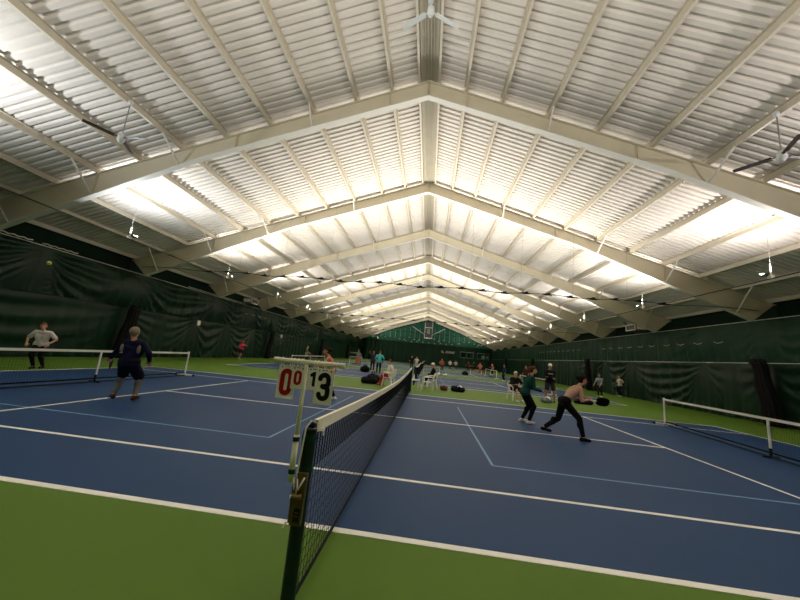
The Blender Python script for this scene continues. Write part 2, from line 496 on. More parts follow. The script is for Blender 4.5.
for s in (-1, 1):
    for i, y in enumerate(DIV):
        divider_stack(s, y, 'black divider net gathered against the %s wall at the %s gap between courts' % ('left' if s < 0 else 'right', ORD[i]))

# hanger wires for the roof cables seen between frames
# ------------------------------------------------------------------ ceiling fans
def make_fan(label, loc, drop, rz, dark=True):
    t = empty('ceiling_fan', loc, rz, label, 'ceiling fan', None)
    b = MB(); b.tube([(0,0,.08), (0,0,drop)], .016, 6); b.build('downrod', M['lampmetal'], t)
    b = MB(); b.cap((0,0,-.05), (0,0,.06), .1, .09, 14); b.ell((0,0,-.12), (.07,.07,.05)); b.build('motor', M['fan'], t, True)
    b = MB(); b.ell((0,0,drop-.05), (.07,.07,.09)); b.build('canopy', M['fan'], t, True)
    for k in range(3):
        a = 2*PI*k/3
        R = Matrix.Rotation(a, 3, 'Z') @ Matrix.Rotation(.25, 3, 'Y')
        Rz = Matrix.Rotation(a, 3, 'Z')
        b = MB(); b.box(Rz @ V((0, .46, 0)), (.13, .60, .012), R, 0); b.box(Rz @ V((0, .15, 0)), (.04, .16, .02), Rz, 0)
        b.box(Rz @ V((.0, .80, 0)), (.12, .12, .012), R, 0)
        b.build('blade', M['fandark'] if dark else M['fan'], t)
make_fan('white ceiling fan with dark blades hanging on the left roof slope', (-9.0, 4.82, 7.22), 1.28, 0.5)
make_fan('white ceiling fan with dark blades hanging on the right roof slope', (9.0, 4.9, 7.27), 1.23, 2.7)
make_fan('pale ceiling fan hanging just below the ridge overhead', (.1, 3.75, 10.3), 1.15, 1.05, False)

# unit heaters at the eaves
def heater(s, y, label):
    t = empty('unit_heater', (s*15.7, y, 5.15), 0, label, 'heater')
    b = MB(); b.box((0, 0, .0), (.8, 1.2, .5)); b.build('housing', M['heater'], t)
    b = MB()
    for z in (-.2, .2): b.box((-s*.42, 0, z), (.04, 1.1, .05))
    for yy in (-.53, .53): b.box((-s*.42, yy, 0), (.04, .05, .42))
    b.box((-s*.05, -.62, .0), (.6, .03, .3)); b.build('outlet_frame', M['white'], t)
    b = MB()
    for yy in (-.45, .45): b.tube([(0, yy, .25), (0, yy, .98)], .012, 5)
    b.build('hanger_rod', M['lampmetal'], t)
    b = MB(); b.tube([(s*.2, .5, .1), (s*.3, 1.6, .35), (s*.4, 2.2, .7)], .09, 10); b.build('flue', M['heater'], t)
heater(1, 21.8, 'dark unit heater with white outlet frame under the right eave')
heater(-1, 24.2, 'dark unit heater with white outlet frame under the left eave')

# ------------------------------------------------------------------ tennis nets
def ntop(y): # y along net from 0 to 12.8 between posts
    c = 6.4; return .914 + .15*(abs(y-c)/c)**1.6
def cords(b, L, tf, z0, pitch, r, y0=0., zfrac0=0., x=0.):
    n = int(L/pitch)
    for k in range(n+1):
        y = y0+k*pitch; zt = tf(y); za = z0 if zfrac0 == 0 else zt-zfrac0
        b.box((x, y, (za+zt)/2), (r, r, zt-za))
    m = int((tf(L/2)-z0)/pitch); S = 16
    for j in range(m+1):
        if zfrac0 and j*pitch > zfrac0: break
        for i in range(S):
            ya = y0 + L*i/S; yb = y0 + L*(i+1)/S
            fa = ((tf(ya)-z0)*(1-j/(m+.001)) + z0) if not zfrac0 else tf(ya)-j*pitch
            fb = ((tf(yb)-z0)*(1-j/(m+.001)) + z0) if not zfrac0 else tf(yb)-j*pitch
            b.bar((x, ya, fa), (x, yb, fb), r, r)
def tennis_net(y0, label, detail):
    t = empty('tennis_net', (0, y0-.914, 0), 0, label, 'net', 'tennis nets')
    b = MB(); tf = lambda y: ntop(y)
    p = .062 if detail == 2 else .09
    cords(b, 12.5, tf, .03, p, .0036 if detail == 2 else .005, .1)
    b.build('net_mesh', M['cord'], t)
    b = MB(); cords(b, 12.5, tf, .03, p, .0046 if detail == 2 else .005, .1, .30, x=.004)
    b.build('double_mesh', M['cord'], t)
    b = MB(); S = 24
    for i in range(S):
        ya = .09+12.55*i/S; yb = .09+12.55*(i+1)/S
        za, zb = tf(ya), tf(yb)
        for sx in (-1, 1): b.quad((sx*.014, ya, za+.012), (sx*.014, yb, zb+.012), (sx*.017, yb, zb-.065), (sx*.017, ya, za-.065))
        b.quad((-.014, ya, za+.012), (.014, ya, za+.012), (.014, yb, zb+.012), (-.014, yb, zb+.012))
    b.build('headband', M['tape'], t)
    b = MB(); b.tube([(0, .03, tf(.03)), (0, .14, tf(.14))], .006, 6); b.build('net_cable', M['lampmetal'], t)
    b = MB(); b.tube([(0, .1, .035), (0, 12.7, .035)], .012, 6); b.build('bottom_cord', M['cord'], t)
    for k in range(2):
        b = MB(); b.box((0, .07+k*12.65, .5), (.01, .03, .95)); b.build('side_band', M['cord'], t)
    if detail == 2:
        b = MB(); yk = .13; z = tf(yk)-.06
        b.tube([(.02, yk, z), (.035, yk+.05, z-.01), (.03, yk+.09, z+.015), (.03, yk+.05, z-.0), (.03, yk+.07, z-.045)], .005, 6); b.build('tie_knot', M['rope'], t)
    return t
ON = ['nearest', 'second', 'third', 'fourth', 'farthest']
for i, y0 in enumerate(COURTS):
    if i > 3: continue
    tennis_net(y0, ['black tennis net with cream headband beside the scoreboard post', 'black tennis net on the second court behind the chairs', 'black tennis net on the third court down the hall', 'black tennis net on the fourth court near the far end'][i], 2 if i == 0 else 1)
    for k in range(2):
        yy = y0-.914 if k == 0 else y0+11.88
        t = empty('net_post', (0, yy, 0), 0, 'dark green net post %s the %s tennis net' % ('at the camera end of' if k == 0 else 'at the far end of', ON[i]), 'net post', 'net posts')
        b = MB(); b.tube([(0,0,0), (0,0,1.03)], .043, 24); b.build('tube', M['post'], t, False)
        b = MB(); b.tube([(0,0,1.03), (0,0,1.038)], .038, 20); b.build('top_cap', M['post'], t, True)
        if i == 0:
            b = MB(); b.tube([(-.02, .03 if k == 0 else -.03, 1.05), (.02, .03 if k == 0 else -.03, 1.05)], .022, 14); b.build('pulley', M['post'], t)
        if i == 0 and k == 0:
            b = MB(); b.prism([(-.034, .50), (.034, .50), (.038, .79), (-.03, .79)], .03, 'y', off=-.048)
            b.box((-.035, -.035, .62), (.02, .05, .22)); b.build('winch_plate', M['brass'], t)
            b = MB(); b.tube([(-.03, -.075, .665), (.0, -.08, .66), (.025, -.07, .665)], .016, 10); b.build('winch_spool', M['brass'], t, True)
            b = MB(); b.box((.006, -.066, .56), (.045, .006, .085)); b.build('latch_housing', M['black'], t)
            b = MB(); 
            for q in ((-.015, .597), (.028, .597), (.028, .522), (-.015, .522)): pass
            fr = [(-.015,.60),(.028,.60),(.028,.522),(-.015,.522),(-.015,.60)]
            b.tube([(x, -.071, z) for x, z in fr], .0018, 5); b.box((.006, -.071, .575), (.02, .003, .004)); b.box((.006, -.071, .555), (.02, .003, .004))
            b.build('latch_outline', M['brass'], t)
            b = MB(); b.tube([(-.05, -.06, .515), (-.066, -.072, .485)], .006, 6); b.tube([(-.03, -.06, .66), (-.045, -.075, .66)], .009, 6); b.build('crank_pin', M['rope'], t)
            b = MB(); b.tube([(.03, .03, 1.065), (.005, -.01, 1.085), (-.012, -.048, 1.05), (-.02, -.055, .9), (-.026, -.06, .78), (-.02, -.066, .73)], .0055, 7)
            b.build('lacing_cord', M['rope'], t, True)
            b = MB(); b.tube([(-.042, -.07, .765), (-.028, -.072, .70), (-.012, -.074, .755), (-.002, -.074, .70), (.028, -.07, .77)], .0065, 6)
            b.tube([(-.012, -.074, .75), (-.01, -.076, .67)], .005, 6)
            b.build('cord_wrap', M['rope'], t, True)
            for z in (.985, .80):
                b = MB(); b.tube([(0, 0, z-.014), (0, 0, z+.014)], .0462, 24); b.build('strap', M['strapg'], t)

# ------------------------------------------------------------------ scoreboard on the near post
t = empty('score_keeper', (-.055, -.99, 0), 0, 'cream tube score keeper with hanging number cards, strapped to the near net post', 'scoreboard')
b = MB(); b.tube([(0,0,.742), (0,0,1.008)], .0175, 16); b.build('sleeve', M['pvc'], t, True)
b = MB(); b.tube([(0,0,.95), (0,0,1.435)], .0125, 14); b.build('pole', M['pvc'], t, True)
b = MB(); b.tube([(-.215,0,1.446), (.25,0,1.446)], .0155, 16); b.build('crossbar', M['pvc'], t)
for x in (-.198, .233):
    b = MB(); b.tube([(x-.018, 0, 1.446), (x+.018, 0, 1.446)], .0175, 16); b.build('end_cap', M['pvc'], t)
for z in (.985, .80):
    b = MB(); b.tube([(0, 0, z-.013), (0, 0, z+.013)], .0205, 18); b.build('strap', M['strapg'], t)
for x in (-.16, -.085, -.055, -.03, .055, .075, .125, .18, .2):
    b = MB(); b.tube([(x, .021*math.cos(a*PI/8), 1.441+.024*math.sin(a*PI/8)) for a in range(17)], .0022, 5); b.build('ring', M['white'], t)
def stroke(b, pts, w, y):
    for i, p in enumerate(pts):
        y -= .00002
        n = 14; r = w/2
        b.add([(p[0]+r*math.cos(2*PI*k/n), y, p[1]+r*math.sin(2*PI*k/n)) for k in range(n)], [tuple(range(n))])
        if i < len(pts)-1:
            q = pts[i+1]; d = V((q[0]-p[0], q[1]-p[1]))
            if d.length < 1e-6: continue
            nn = V((-d.y, d.x)).normalized()*r
            b.add([(p[0]+nn.x, y, p[1]+nn.y), (q[0]+nn.x, y, q[1]+nn.y), (q[0]-nn.x, y, q[1]-nn.y), (p[0]-nn.x, y, p[1]-nn.y)], [(0,1,2,3)])
def arc(cx, cz, rx, rz, a0, a1, n=10): return [(cx+rx*math.cos(math.radians(a0+(a1-a0)*k/n)), cz+rz*math.sin(math.radians(a0+(a1-a0)*k/n))) for k in range(n+1)]
def digit(b, ch, cx, cz, w, h, sw, y):
    hx = w/2-sw/2; hz = h/2-sw/2
    if ch == '0': stroke(b, arc(cx, cz+hz-hx, hx, hx, 0, 180)+arc(cx, cz-hz+hx, hx, hx, 180, 360)+[(cx+hx, cz+hz-hx)], sw, y)
    if ch == '1': stroke(b, [(cx-.35*w, cz+hz-.12*h), (cx+.05*w, cz+hz), (cx+.05*w, cz-hz)], sw, y)
    if ch == '3':
        r = hx; stroke(b, arc(cx, cz+hz-r, r, r, 175, -5)+[(cx+hx, cz+.10*h)]+arc(cx, cz+.10*h-.0, hx, .085*h, -10, -80, 5), sw, y)
        stroke(b, [(cx-.1*w, cz+.01*h)]+arc(cx, cz-.10*h, hx, .09*h, 80, 10, 5)+arc(cx, cz-hz+r, r, r, 5, -175), sw, y)
def card(cx, w, h, y, ch, m, dw, dh, sw, tilt=0.):
    c = empty('number_card'); c.parent = t; c.location = (cx, y, 1.418)
    b = MB(); b.box((0, 0, -h/2), (w, .002, h)); o = b.build('card_plate', M['card'], c)
    b = MB(); digit(b, ch, 0, -h/2-.001, dw, dh, sw, -.0022); b.build('numeral', m, c)
    b = MB()
    for sx in (-1, 1): b.box((sx*w*.32, -.0016, -.013), (.007, .002, .009))
    b.build('punch_hole', M['blackink'], c)
    b = MB(); b.box((-w*.1, -.0016, -.010), (w*.12, .001, .005)); b.box((w*.06, -.0016, -.010), (w*.1, .001, .005)); b.build('print_mark', M['pink'] if m == M['red'] else M['blackink'], c)
card(-.116, .114, .205, -.006, '0', M['red'], .082, .165, .030)
card(-.040, .084, .140, -.014, '0', M['red'], .050, .090, .018)
card(.062, .084, .138, -.006, '1', M['blackink'], .044, .092, .022)
card(.134, .118, .215, -.016, '3', M['blackink'], .084, .172, .030)

# ------------------------------------------------------------------ portable pickleball nets
def portable_net(cx, ya, yb, rz, label, detail=1, group='portable white nets'):
    t = empty('portable_net', (cx, (ya+yb)/2, 0), rz, label, 'net', group)
    L = (yb-ya)/2; top = .90
    b = MB()
    for zz in [.12+.06*k for k in range(13)]: b.box((0, 0, zz), (.0018, 2*L, .0018))
    n = int(2*L/.06)
    for k in range(n+1): b.box((0, -L+k*.06, .5), (.0018, .0018, .76))
    if detail: b.build('net_mesh', M['cord'], t)
    b = MB(); b.box((0, 0, top-.02), (.03, 2*L, .06)); b.build('top_tape', M['white'], t)
    b = MB(); b.box((0, 0, .12), (.02, 2*L, .035)); b.build('bottom_hem', M['cord'], t)
    b = MB(); b.tube([(0, -L, .03), (0, L, .03)], .018, 6); b.build('base_bar', M['black'], t)
    for y in (-L, L):
        b = MB(); b.tube([(0, y, .05), (0, y, .94)], .03, 10); b.build('end_post', M['white'], t, False)
        b = MB(); b.tube([(-.35, y, .05), (.35, y, .05)], .025, 8); b.build('foot_bar', M['white'], t)
        for x in (-.35, .35):
            b = MB(); b.cap((x, y, .045), (x+.02, y, .045), .042, .04, 8); b.build('foot_cap', M['black'], t)
    b = MB(); b.tube([(0, 0, .2), (0, 0, .9)], .025, 10); b.build('center_leg', M['white'], t)
    b = MB(); b.tube([(0, 0, .03), (0, 0, .22)], .03, 8); b.tube([(-.15, 0, .03), (.15, 0, .03)], .03, 8); b.build('center_foot', M['black'], t)
    return t
portable_net(-8.62, 2.05, 8.95, .01, 'low white portable net at the left, between the two men')
portable_net(8.83, 1.67, 9.73, -.10, 'low white portable net at the right edge of the near court')
for i, y0 in enumerate(COURTS[1:3]):
    for s in (-1, 1):
        portable_net(s*8.53, y0+1.9, y0+9.0, 0, 'white portable net on the %s half of the %s court' % ('left' if s < 0 else 'right', ON[i+1]), 1 if i == 0 else 0)

# ------------------------------------------------------------------ people
def vox(mb, name, m, parent, voxel, smooth=3):
    me = bpy.data.meshes.new('tmp'); me.from_pydata(mb.v, [], mb.f); me.update()
    bm = bmesh.new(); bm.from_mesh(me); bmesh.ops.recalc_face_normals(bm, faces=bm.faces); bm.to_mesh(me); bm.free()
    o = bpy.data.objects.new('tmp', me); COL.objects.link(o)
    r = o.modifiers.new('r', 'REMESH'); r.mode = 'VOXEL'; r.voxel_size = voxel
    s = o.modifiers.new('s', 'SMOOTH'); s.factor = .5; s.iterations = smooth
    dg = bpy.context.evaluated_depsgraph_get(); dg.update()
    me2 = bpy.data.meshes.new_from_object(o.evaluated_get(dg))
    bpy.data.objects.remove(o)
    me2.name = name; me2.materials.clear(); me2.materials.append(m)
    me2.polygons.foreach_set('use_smooth', [True]*len(me2.polygons))
    ob = bpy.data.objects.new(name, me2); COL.objects.link(ob); ob.parent = parent
    return ob
def ik(a, c, l1, l2, hint):
    a = V(a); c = V(c); d = c-a; D = min(d.length, (l1+l2)*.995); D = max(D, abs(l1-l2)+.01)
    u = d.normalized(); c2 = a+u*D
    x = (l1*l1-l2*l2+D*D)/(2*D); h = math.sqrt(max(l1*l1-x*x, 0))
    n = V(hint); n = n-u*n.dot(u); n = n.normalized() if n.length > 1e-5 else u.orthogonal().normalized()
    return a+u*x+n*h, c2
def person(label, pos, heading, h=1.7, hip=(0,0,.9), chest=None, neck=None, head=None, look=(0,0), la=(-.1,0,.08), ra=(.1,0,.08),
           lw=(-.3,.1,.85), rw=(.3,.1,.85), kh=((-.1,1,0), (.1,1,0)), eh=((-.6,-1,-.3), (.6,-1,-.3)), skin='skin', top='white', topc=(220,215,205), sleeve='short',
           bot=(20,20,22), legs='long', shoes=(230,230,230), hair=(60,40,28), style='short', near=True, foot=(0,0), sh_tilt=0., twist=0., extra=None, female=False, capc=(225,222,215), bulk=0., tucked=False, footz=None, logo=False):
    k = h/1.7; vx = .0085 if near else .016
    t = empty('person', (pos[0], pos[1], 0), math.radians(heading)-PI/2, label, 'person')
    hip = V(hip); chest = V(chest) if chest else hip+V((0,.02,.36*k)); neck = V(neck) if neck else chest+V((0,0,.17*k))
    head = V(head) if head else neck+V((0,.03,.17*k))
    sp = (neck-hip).normalized()
    Rt = Matrix.Rotation(twist, 3, 'Z') @ Matrix.Rotation(sh_tilt, 3, 'Y')
    lat = Rt @ V((1,0,0)); sw = (.165 if female else .19)*k; hw = .09*k
    S = {-1: neck - sp*.07*k - lat*sw, 1: neck - sp*.07*k + lat*sw}
    H = {-1: hip+V((-hw,0,0)), 1: hip+V((hw,0,0))}
    A = {-1: V(la), 1: V(ra)}; W = {-1: V(lw), 1: V(rw)}
    K = {}; E = {}
    for s, i in ((-1,0), (1,1)):
        K[s], A[s] = ik(H[s], A[s], .43*k, .42*k, kh[i]); E[s], W[s] = ik(S[s], W[s], .29*k, .26*k, eh[i])
    fwd = V((0,1,0))
    def torso(b, g=0.):
        wv = .01 if female else 0
        b.cap(H[-1]+V((0,0,.03)), H[1]+V((0,0,.03)), .095*k+g, .095*k+g)
        mid = hip*.5+chest*.5
        b.cap(hip+sp*.05, mid, .115*k+g-wv, .105*k+g-wv*1.5); 
        for s in (-1, 1):
            b.cap(mid+lat*s*.05*k, chest+lat*s*.085*k, .085*k+g-wv, .095*k+g-wv*.5)
            b.cap(chest+lat*s*.085*k, S[s]-sp*.02-lat*s*.04, .095*k+g-wv*.5, .055*k+g)
        b.cap(S[-1]+lat*.04*k, S[1]-lat*.04*k, .05*k+g, .05*k+g)
        if female:
            for s in (-1, 1): b.ell(chest+lat*s*.07*k+fwd*.075*k-V((0,0,.01)), (.055*k+g,)*3)
    # body
    b = MB(); torso(b)
    b.cap(neck-sp*.08*k, head-V((0,.02,.06))*k, .055*k, .05*k)
    Rh = Matrix.Rotation(look[0], 3, 'Z') @ Matrix.Rotation(look[1], 3, 'X')
    hf = lambda x, y, z: head + Rh @ (V((x,y,z))*k)
    b.ell(hf(0,-.005,.03), (.074*k,.092*k,.088*k), Rh); b.ell(hf(0,.03,-.045), (.055*k,.062*k,.065*k), Rh)
    b.ell(hf(0,.065,-.085), (.03*k,.025*k,.022*k), Rh)
    b.cap(hf(0,.085,.015), hf(0,.108,-.022), .010*k, .016*k, 8)
    for s in (-1, 1): b.ell(hf(s*.077,-.005,-.005), (.014*k,.022*k,.034*k), Rh)
    b.cap(hf(-.022,.083,-.055), hf(.022,.083,-.055), .009*k, .009*k, 8)
    toes = {}
    for s in (-1, 1):
        b.cap(H[s]-V((0,0,.02)), K[s], .088*k, .058*k); b.cap(K[s], A[s], .056*k, .036*k)
        calf = K[s]*.68+A[s]*.32; shin = (A[s]-K[s]).normalized(); back = -(fwd - shin*fwd.dot(shin)).normalized()
        b.ell(calf+back*.02*k, (.05*k,.05*k,.10*k), None)
        b.cap(S[s], E[s], .05*k, .038*k); b.cap(E[s], W[s], .038*k, .025*k)
        fa = math.radians(foot[0 if s < 0 else 1]); fd = Matrix.Rotation(-fa, 3, 'Z') @ fwd
        drop = A[s].z-.035*k
        pit = 0 if A[s].z < .13 else -min(1.0, (A[s].z-.09)*4.5)
        fd2 = V((fd.x*math.cos(pit), fd.y*math.cos(pit), math.sin(pit)))
        toe = A[s]+fd2*.15*k-V((0,0,.055*k)) if pit == 0 else A[s]+fd2*.16*k-V((0,0,.03*k))
        heel = A[s]-fd2*.05*k-V((0,0,.05*k))
        toes[s] = (heel, toe)
        b.cap(heel, toe, .032*k, .026*k, 10); b.cap(A[s], heel*.4+toe*.6, .036*k, .03*k, 10)
        # hand
        d = (W[s]-E[s]).normalized()
        side = d.cross(V((0,0,1))); side = side.normalized() if side.length > .2 else V((0,1,0)).cross(d).normalized()
        nrm = side.cross(d).normalized()
        B = Matrix((side, d, nrm)).transposed()
        b.ell(W[s]+d*.05*k, (.038*k,.05*k,.018*k), B)
        for q, (ox, ln) in enumerate(((-.028,.062), (-.010,.072), (.009,.068), (.027,.052))):
            p0 = W[s]+d*.085*k+side*ox*k; p1 = p0+d*ln*.5*k-nrm*.012*k; p2 = p1+d*ln*.3*k-nrm*.028*k
            b.cap(p0, p1, .0098*k, .009*k, 8); b.cap(p1, p2, .009*k, .008*k, 8)
        ts = -s
        p0 = W[s]+d*.03*k+side*ts*.03*k; p1 = p0+d*.035*k+side*ts*.03*k; p2 = p1+d*.035*k-nrm*.01*k
        b.cap(p0, p1, .012*k, .0105*k, 8); b.cap(p1, p2, .0105*k, .009*k, 8)
    vox(b, 'body', M[skin], t, vx, 2)
    # trousers or shorts
    g = .014
    b = MB(); b.cap(H[-1]+V((0,0,.04)), H[1]+V((0,0,.04)), .097*k+g, .097*k+g); b.cap(hip, hip+sp*(.10 if tucked else .07), (.115 if tucked else .10)*k+g*.6, (.108 if tucked else .094)*k+g*.5)
    if tucked: b.cap(H[-1]+V((0,0,.04)), H[1]+V((0,0,.04)), .105*k+g, .105*k+g)
    for s in (-1, 1):
        if legs == 'long':
            b.cap(H[s]-V((0,0,.02)), K[s], .088*k+g, .058*k+g); e = A[s]*.9+K[s]*.1; b.cap(K[s], e, .056*k+g, .040*k+g*.8)
            calf = K[s]*.68+A[s]*.32; shin = (A[s]-K[s]).normalized(); back = -(fwd - shin*fwd.dot(shin)).normalized()
            b.ell(calf+back*.02*k, (.05*k+g,.05*k+g,.10*k), None)
        else:
            e = H[s]*.25+K[s]*.75; b.cap(H[s]-V((0,0,.02)), e, .09*k+g*1.4, .075*k+g*1.8)
    vox(b, 'trousers' if legs == 'long' else 'shorts', cloth('bottom_%d_%d_%d' % bot, bot), t, vx*1.15, 2)
    # top
    g = .024+bulk; b = MB(); torso(b, g if not tucked else .014)
    if not tucked: b.cap(H[-1]+V((0,0,.0)), H[1]+V((0,0,.0)), .097*k+g, .097*k+g)
    g = .016+bulk*.3
    b.cap(neck-sp*.06*k, neck-sp*.03*k, .066*k+g*.4, .060*k+g*.2)
    for s in (-1, 1):
        if sleeve == 'long':
            e = W[s]*.93+E[s]*.07; b.cap(S[s], E[s], .052*k+g, .042*k+g*.8); b.cap(E[s], e, .042*k+g*.8, .03*k+g*.6)
        elif sleeve == 'short':
            e = S[s]*.25+E[s]*.75; b.cap(S[s], e, .054*k+g, .05*k+g*1.2)
    vox(b, 'shirt', cloth('top_%d_%d_%d' % topc, topc), t, vx*1.15, 2)
    # shoes
    for s in (-1, 1):
        heel, toe = toes[s]; b = MB()
        b.cap(heel, toe, .042*k, .036*k, 10); b.cap(A[s]-V((0,0,.02)), heel*.4+toe*.6, .045*k, .038*k, 10)
        o = vox(b, 'shoe', cloth('shoe_%d_%d_%d' % shoes, shoes), t, vx*1.1, 1)
        zm = min(v.co.z for v in o.data.vertices)
    # hair
    b = MB()
    if style != 'bald':
        b.ell(hf(0,-.022,.042), (.082*k,.090*k,.088*k), Rh); b.ell(hf(0,-.05,-.01), (.072*k,.055*k,.07*k), Rh)
        b.ell(hf(0,.03,.085), (.062*k,.05*k,.035*k), Rh)
    if style == 'fluffy': b.ell(hf(0,-.035,.045), (.098*k,.10*k,.10*k), Rh)
    if style == 'bun': b.ell(hf(0,-.12,.06), (.05*k,.05*k,.05*k), Rh)
    if style == 'pony': b.cap(hf(0,-.11,.05), hf(0,-.17,-.06), .04*k, .02*k, 10); b.ell(hf(0,-.12,.05), (.045*k,)*3, Rh)
    if style == 'long': b.cap(hf(0,-.07,0), hf(0,-.09,-.16), .07*k, .05*k, 10)
    vox(b, 'hair', cloth('hair_%d_%d_%d' % hair, hair), t, vx*1.1, 1)
    if style == 'cap':
        b = MB(); b.ell(hf(0,-.012,.062), (.090*k,.102*k,.078*k), Rh); b.ell(hf(0,.10,.055), (.066*k,.07*k,.012*k), Rh @ Matrix.Rotation(-.15,3,'X'))
        vox(b, 'cap', cloth('cap_%d_%d_%d' % capc, capc), t, .01, 1)
    if near:
        for s in (-1, 1):
            b = MB(); b.ell(hf(s*.029,.081,.012), (.012*k,.007*k,.007*k), Rh); b.build('eye', M['eye'], t, True)
    return t, dict(S=S, E=E, W=W, H=H, K=K, A=A, hf=hf, chest=chest, hip=hip)
def local(p, t): 
    a = t.rotation_euler.z; return (t.location.x+p[0]*math.cos(a)-p[1]*math.sin(a), t.location.y+p[0]*math.sin(a)+p[1]*math.cos(a), p[2])
def paddle(label, grip, d, face_n, big=1., c=(18,18,20), cat='paddle'):
    # grip: world position of hand, d: direction handle -> head
    d = V(d).normalized(); n = V(face_n); n = (n-d*n.dot(d)).normalized(); x = d.cross(n)
    t = empty('paddle', grip, 0, label, cat)
    R = Matrix((x, d, n)).transposed().to_4x4(); t.rotation_euler = R.to_euler()
    b = MB(); w = .10*big; pts = []
    for k in range(28):
        a = 2*PI*k/28; ca, sa = math.cos(a), math.sin(a)
        pts.append((w*math.copysign(abs(ca)**.7, ca), .23*big+.13*big*math.copysign(abs(sa)**.7, sa)))
    b.prism(pts, .014, 'z'); b.build('face', cloth('paddle_%d_%d_%d' % c, c), t)
    b = MB(); P = [(p[0]*1.02, (p[1]-.23*big)*1.02+.23*big, 0) for p in pts]; b.tube(P+[P[0]], .008, 6); b.build('edge_guard', M['black'], t, True)
    b = MB(); b.cap((0,-.05,0), (0,.11*big,0), .015, .014, 10); b.build('grip', M['white'], t, True)
    return t

# woman lunging with a paddle, right of the net (faces +X)
t, J = person('woman in beige top and black leggings lunging forward with a black paddle', (4.01, 5.42), 3, 1.66,
    hip=(0,.08,.80), chest=(0,.28,1.06), neck=(.0,.43,1.22), head=(0,.52,1.36), look=(0,-.05), la=(-.17,-.33,.15), ra=(.30,.37,.085),
    lw=(-.04,.60,.95), rw=(.10,.60,.92), kh=((-.1,1,-.2), (.2,1,.1)), eh=((-.3,-.4,-1), (.4,-.3,-1)),
    skin='skin', topc=(196,156,132), sleeve='none', bot=(14,13,14), shoes=(18,18,20), hair=(22,16,14), style='bun', female=True, tucked=True)
w = local(J['W'][1]+V((0,.07,0)), t)
paddle('black paddle held out in front by the lunging woman in beige', (w[0]+.0, w[1], w[2]), (1,-.12,-.05), (.1,.9,.45), 1.05)
# woman in green
t, J = person('woman in dark green long-sleeved top and black pants behind the lunging woman', (3.67, 6.87), 4, 1.68,
    hip=(0,-.10,.84), chest=(0,.0,1.14), neck=(0,.07,1.33), head=(0,.13,1.49), look=(0,-.05), la=(-.14,-.12,.09), ra=(.13,-.02,.085),
    lw=(-.08,.34,.95), rw=(.12,.32,.93), kh=((-.1,1,0), (.1,1,0)), eh=((-.4,-.6,-1), (.4,-.6,-1)),
    topc=(20,66,56), sleeve='long', bot=(14,14,16), shoes=(214,206,196), hair=(96,58,38), style='pony', female=True)
# man in cap
t, J = person('man in white cap, black sweatshirt and dark shorts standing with arms folded', (6.78, 13.87), -100, 1.84,
    hip=(0,0,.96), look=(.1,-.05), la=(-.2,0,.085), ra=(.2,.03,.085), lw=(.10,.22,1.20), rw=(-.08,.24,1.15), eh=((-1,.1,-1), (1,.1,-1)),
    topc=(20,20,24), sleeve='long', bot=(44,44,50), legs='short', shoes=(90,90,96), hair=(90,70,55), style='cap', skin='skin2')
b = MB(); b.box((0, 0, 0), (.22, .008, .035)); o = b.build('chest_logo', M['rope'], t); o.location = (0, .175, 1.36)
# player in white polo, left
t, J = person('person in white polo shirt and black pants running behind the left portable net', (-12.28, 6.82), -62, 1.64,
    hip=(.05,.03,.80), chest=(.04,.10,1.08), neck=(.02,.15,1.27), head=(0.04,.19,1.41), look=(.3,-.05), la=(-.06,-.14,.09), ra=(.05,.12,.085), bulk=.0,
    lw=(-.24,.26,.84), rw=(.30,.26,.84), eh=((-1,-1,.1), (1,-1,.1)),
    topc=(206,200,188), sleeve='short', bot=(14,14,17), shoes=(24,24,26), hair=(120,82,58), style='short', skin='skin')
# man in navy, left, seen from behind
t, J = person('man in navy top seen from behind, legs bent, looking up at the ball', (-6.03, 3.84), 97, 1.76, bulk=.012,
    hip=(.0,-.02,.80), chest=(.03,.0,1.12), neck=(.02,-.02,1.33), head=(-.01,-.04,1.50), look=(.35,.25), la=(-.24,.05,.10), ra=(.25,.02,.11),
    lw=(-.60,.15,.84), rw=(.34,.12,.88), kh=((-.5,1,0), (-.2,1,0)), eh=((-.5,-.4,-1), (.9,-.4,-.6)), foot=(-50, -10),
    topc=(15,19,46), sleeve='long', bot=(98,98,94), legs='long', shoes=(70,36,34), hair=(150,132,108), style='fluffy', twist=.1)
K = J
b = MB(); g = .04
b.cap(K['H'][-1]+V((0,0,.04)), K['H'][1]+V((0,0,.04)), .098+g, .098+g)
for s in (-1, 1): b.cap(K['H'][s]-V((0,0,.02)), K['H'][s]*.2+K['K'][s]*.8, .09+g*.9, .072+g)
vox(b, 'shorts', cloth('navy_shorts', (16,18,34)), t, .0095, 2)
b = MB()
for s in (-1, 1):
    c = K['S'][s]*.55+K['chest']*.45; b.ell(c+V((s*.075,-.10,-.06)), (.04,.03,.10))
b.build('grey_panel', cloth('grey_panel', (120,112,104)), t, True)
w = local(J['W'][-1]+V((-.03,.05,-.02)), t)
paddle('dark paddle held low in the left hand of the man in navy', w, (-.5,.6,-.6), (.6,.4,0), 1.0)

# woman behind the score cards
t, J = person('woman in peach top and black pants standing behind the score cards', (-2.16, 7.11), 186, 1.70,
    hip=(0,.12,.88), chest=(0,.22,1.16), neck=(0,.28,1.31), head=(0,.36,1.46), look=(0,-.05), la=(-.12,.1,.085), ra=(.12,-.02,.085),
    lw=(-.15,.6,.98), rw=(.12,.55,.95), topc=(206,128,104), sleeve='none', bot=(14,14,16), shoes=(225,225,225), hair=(52,30,24), style='bun', female=True)
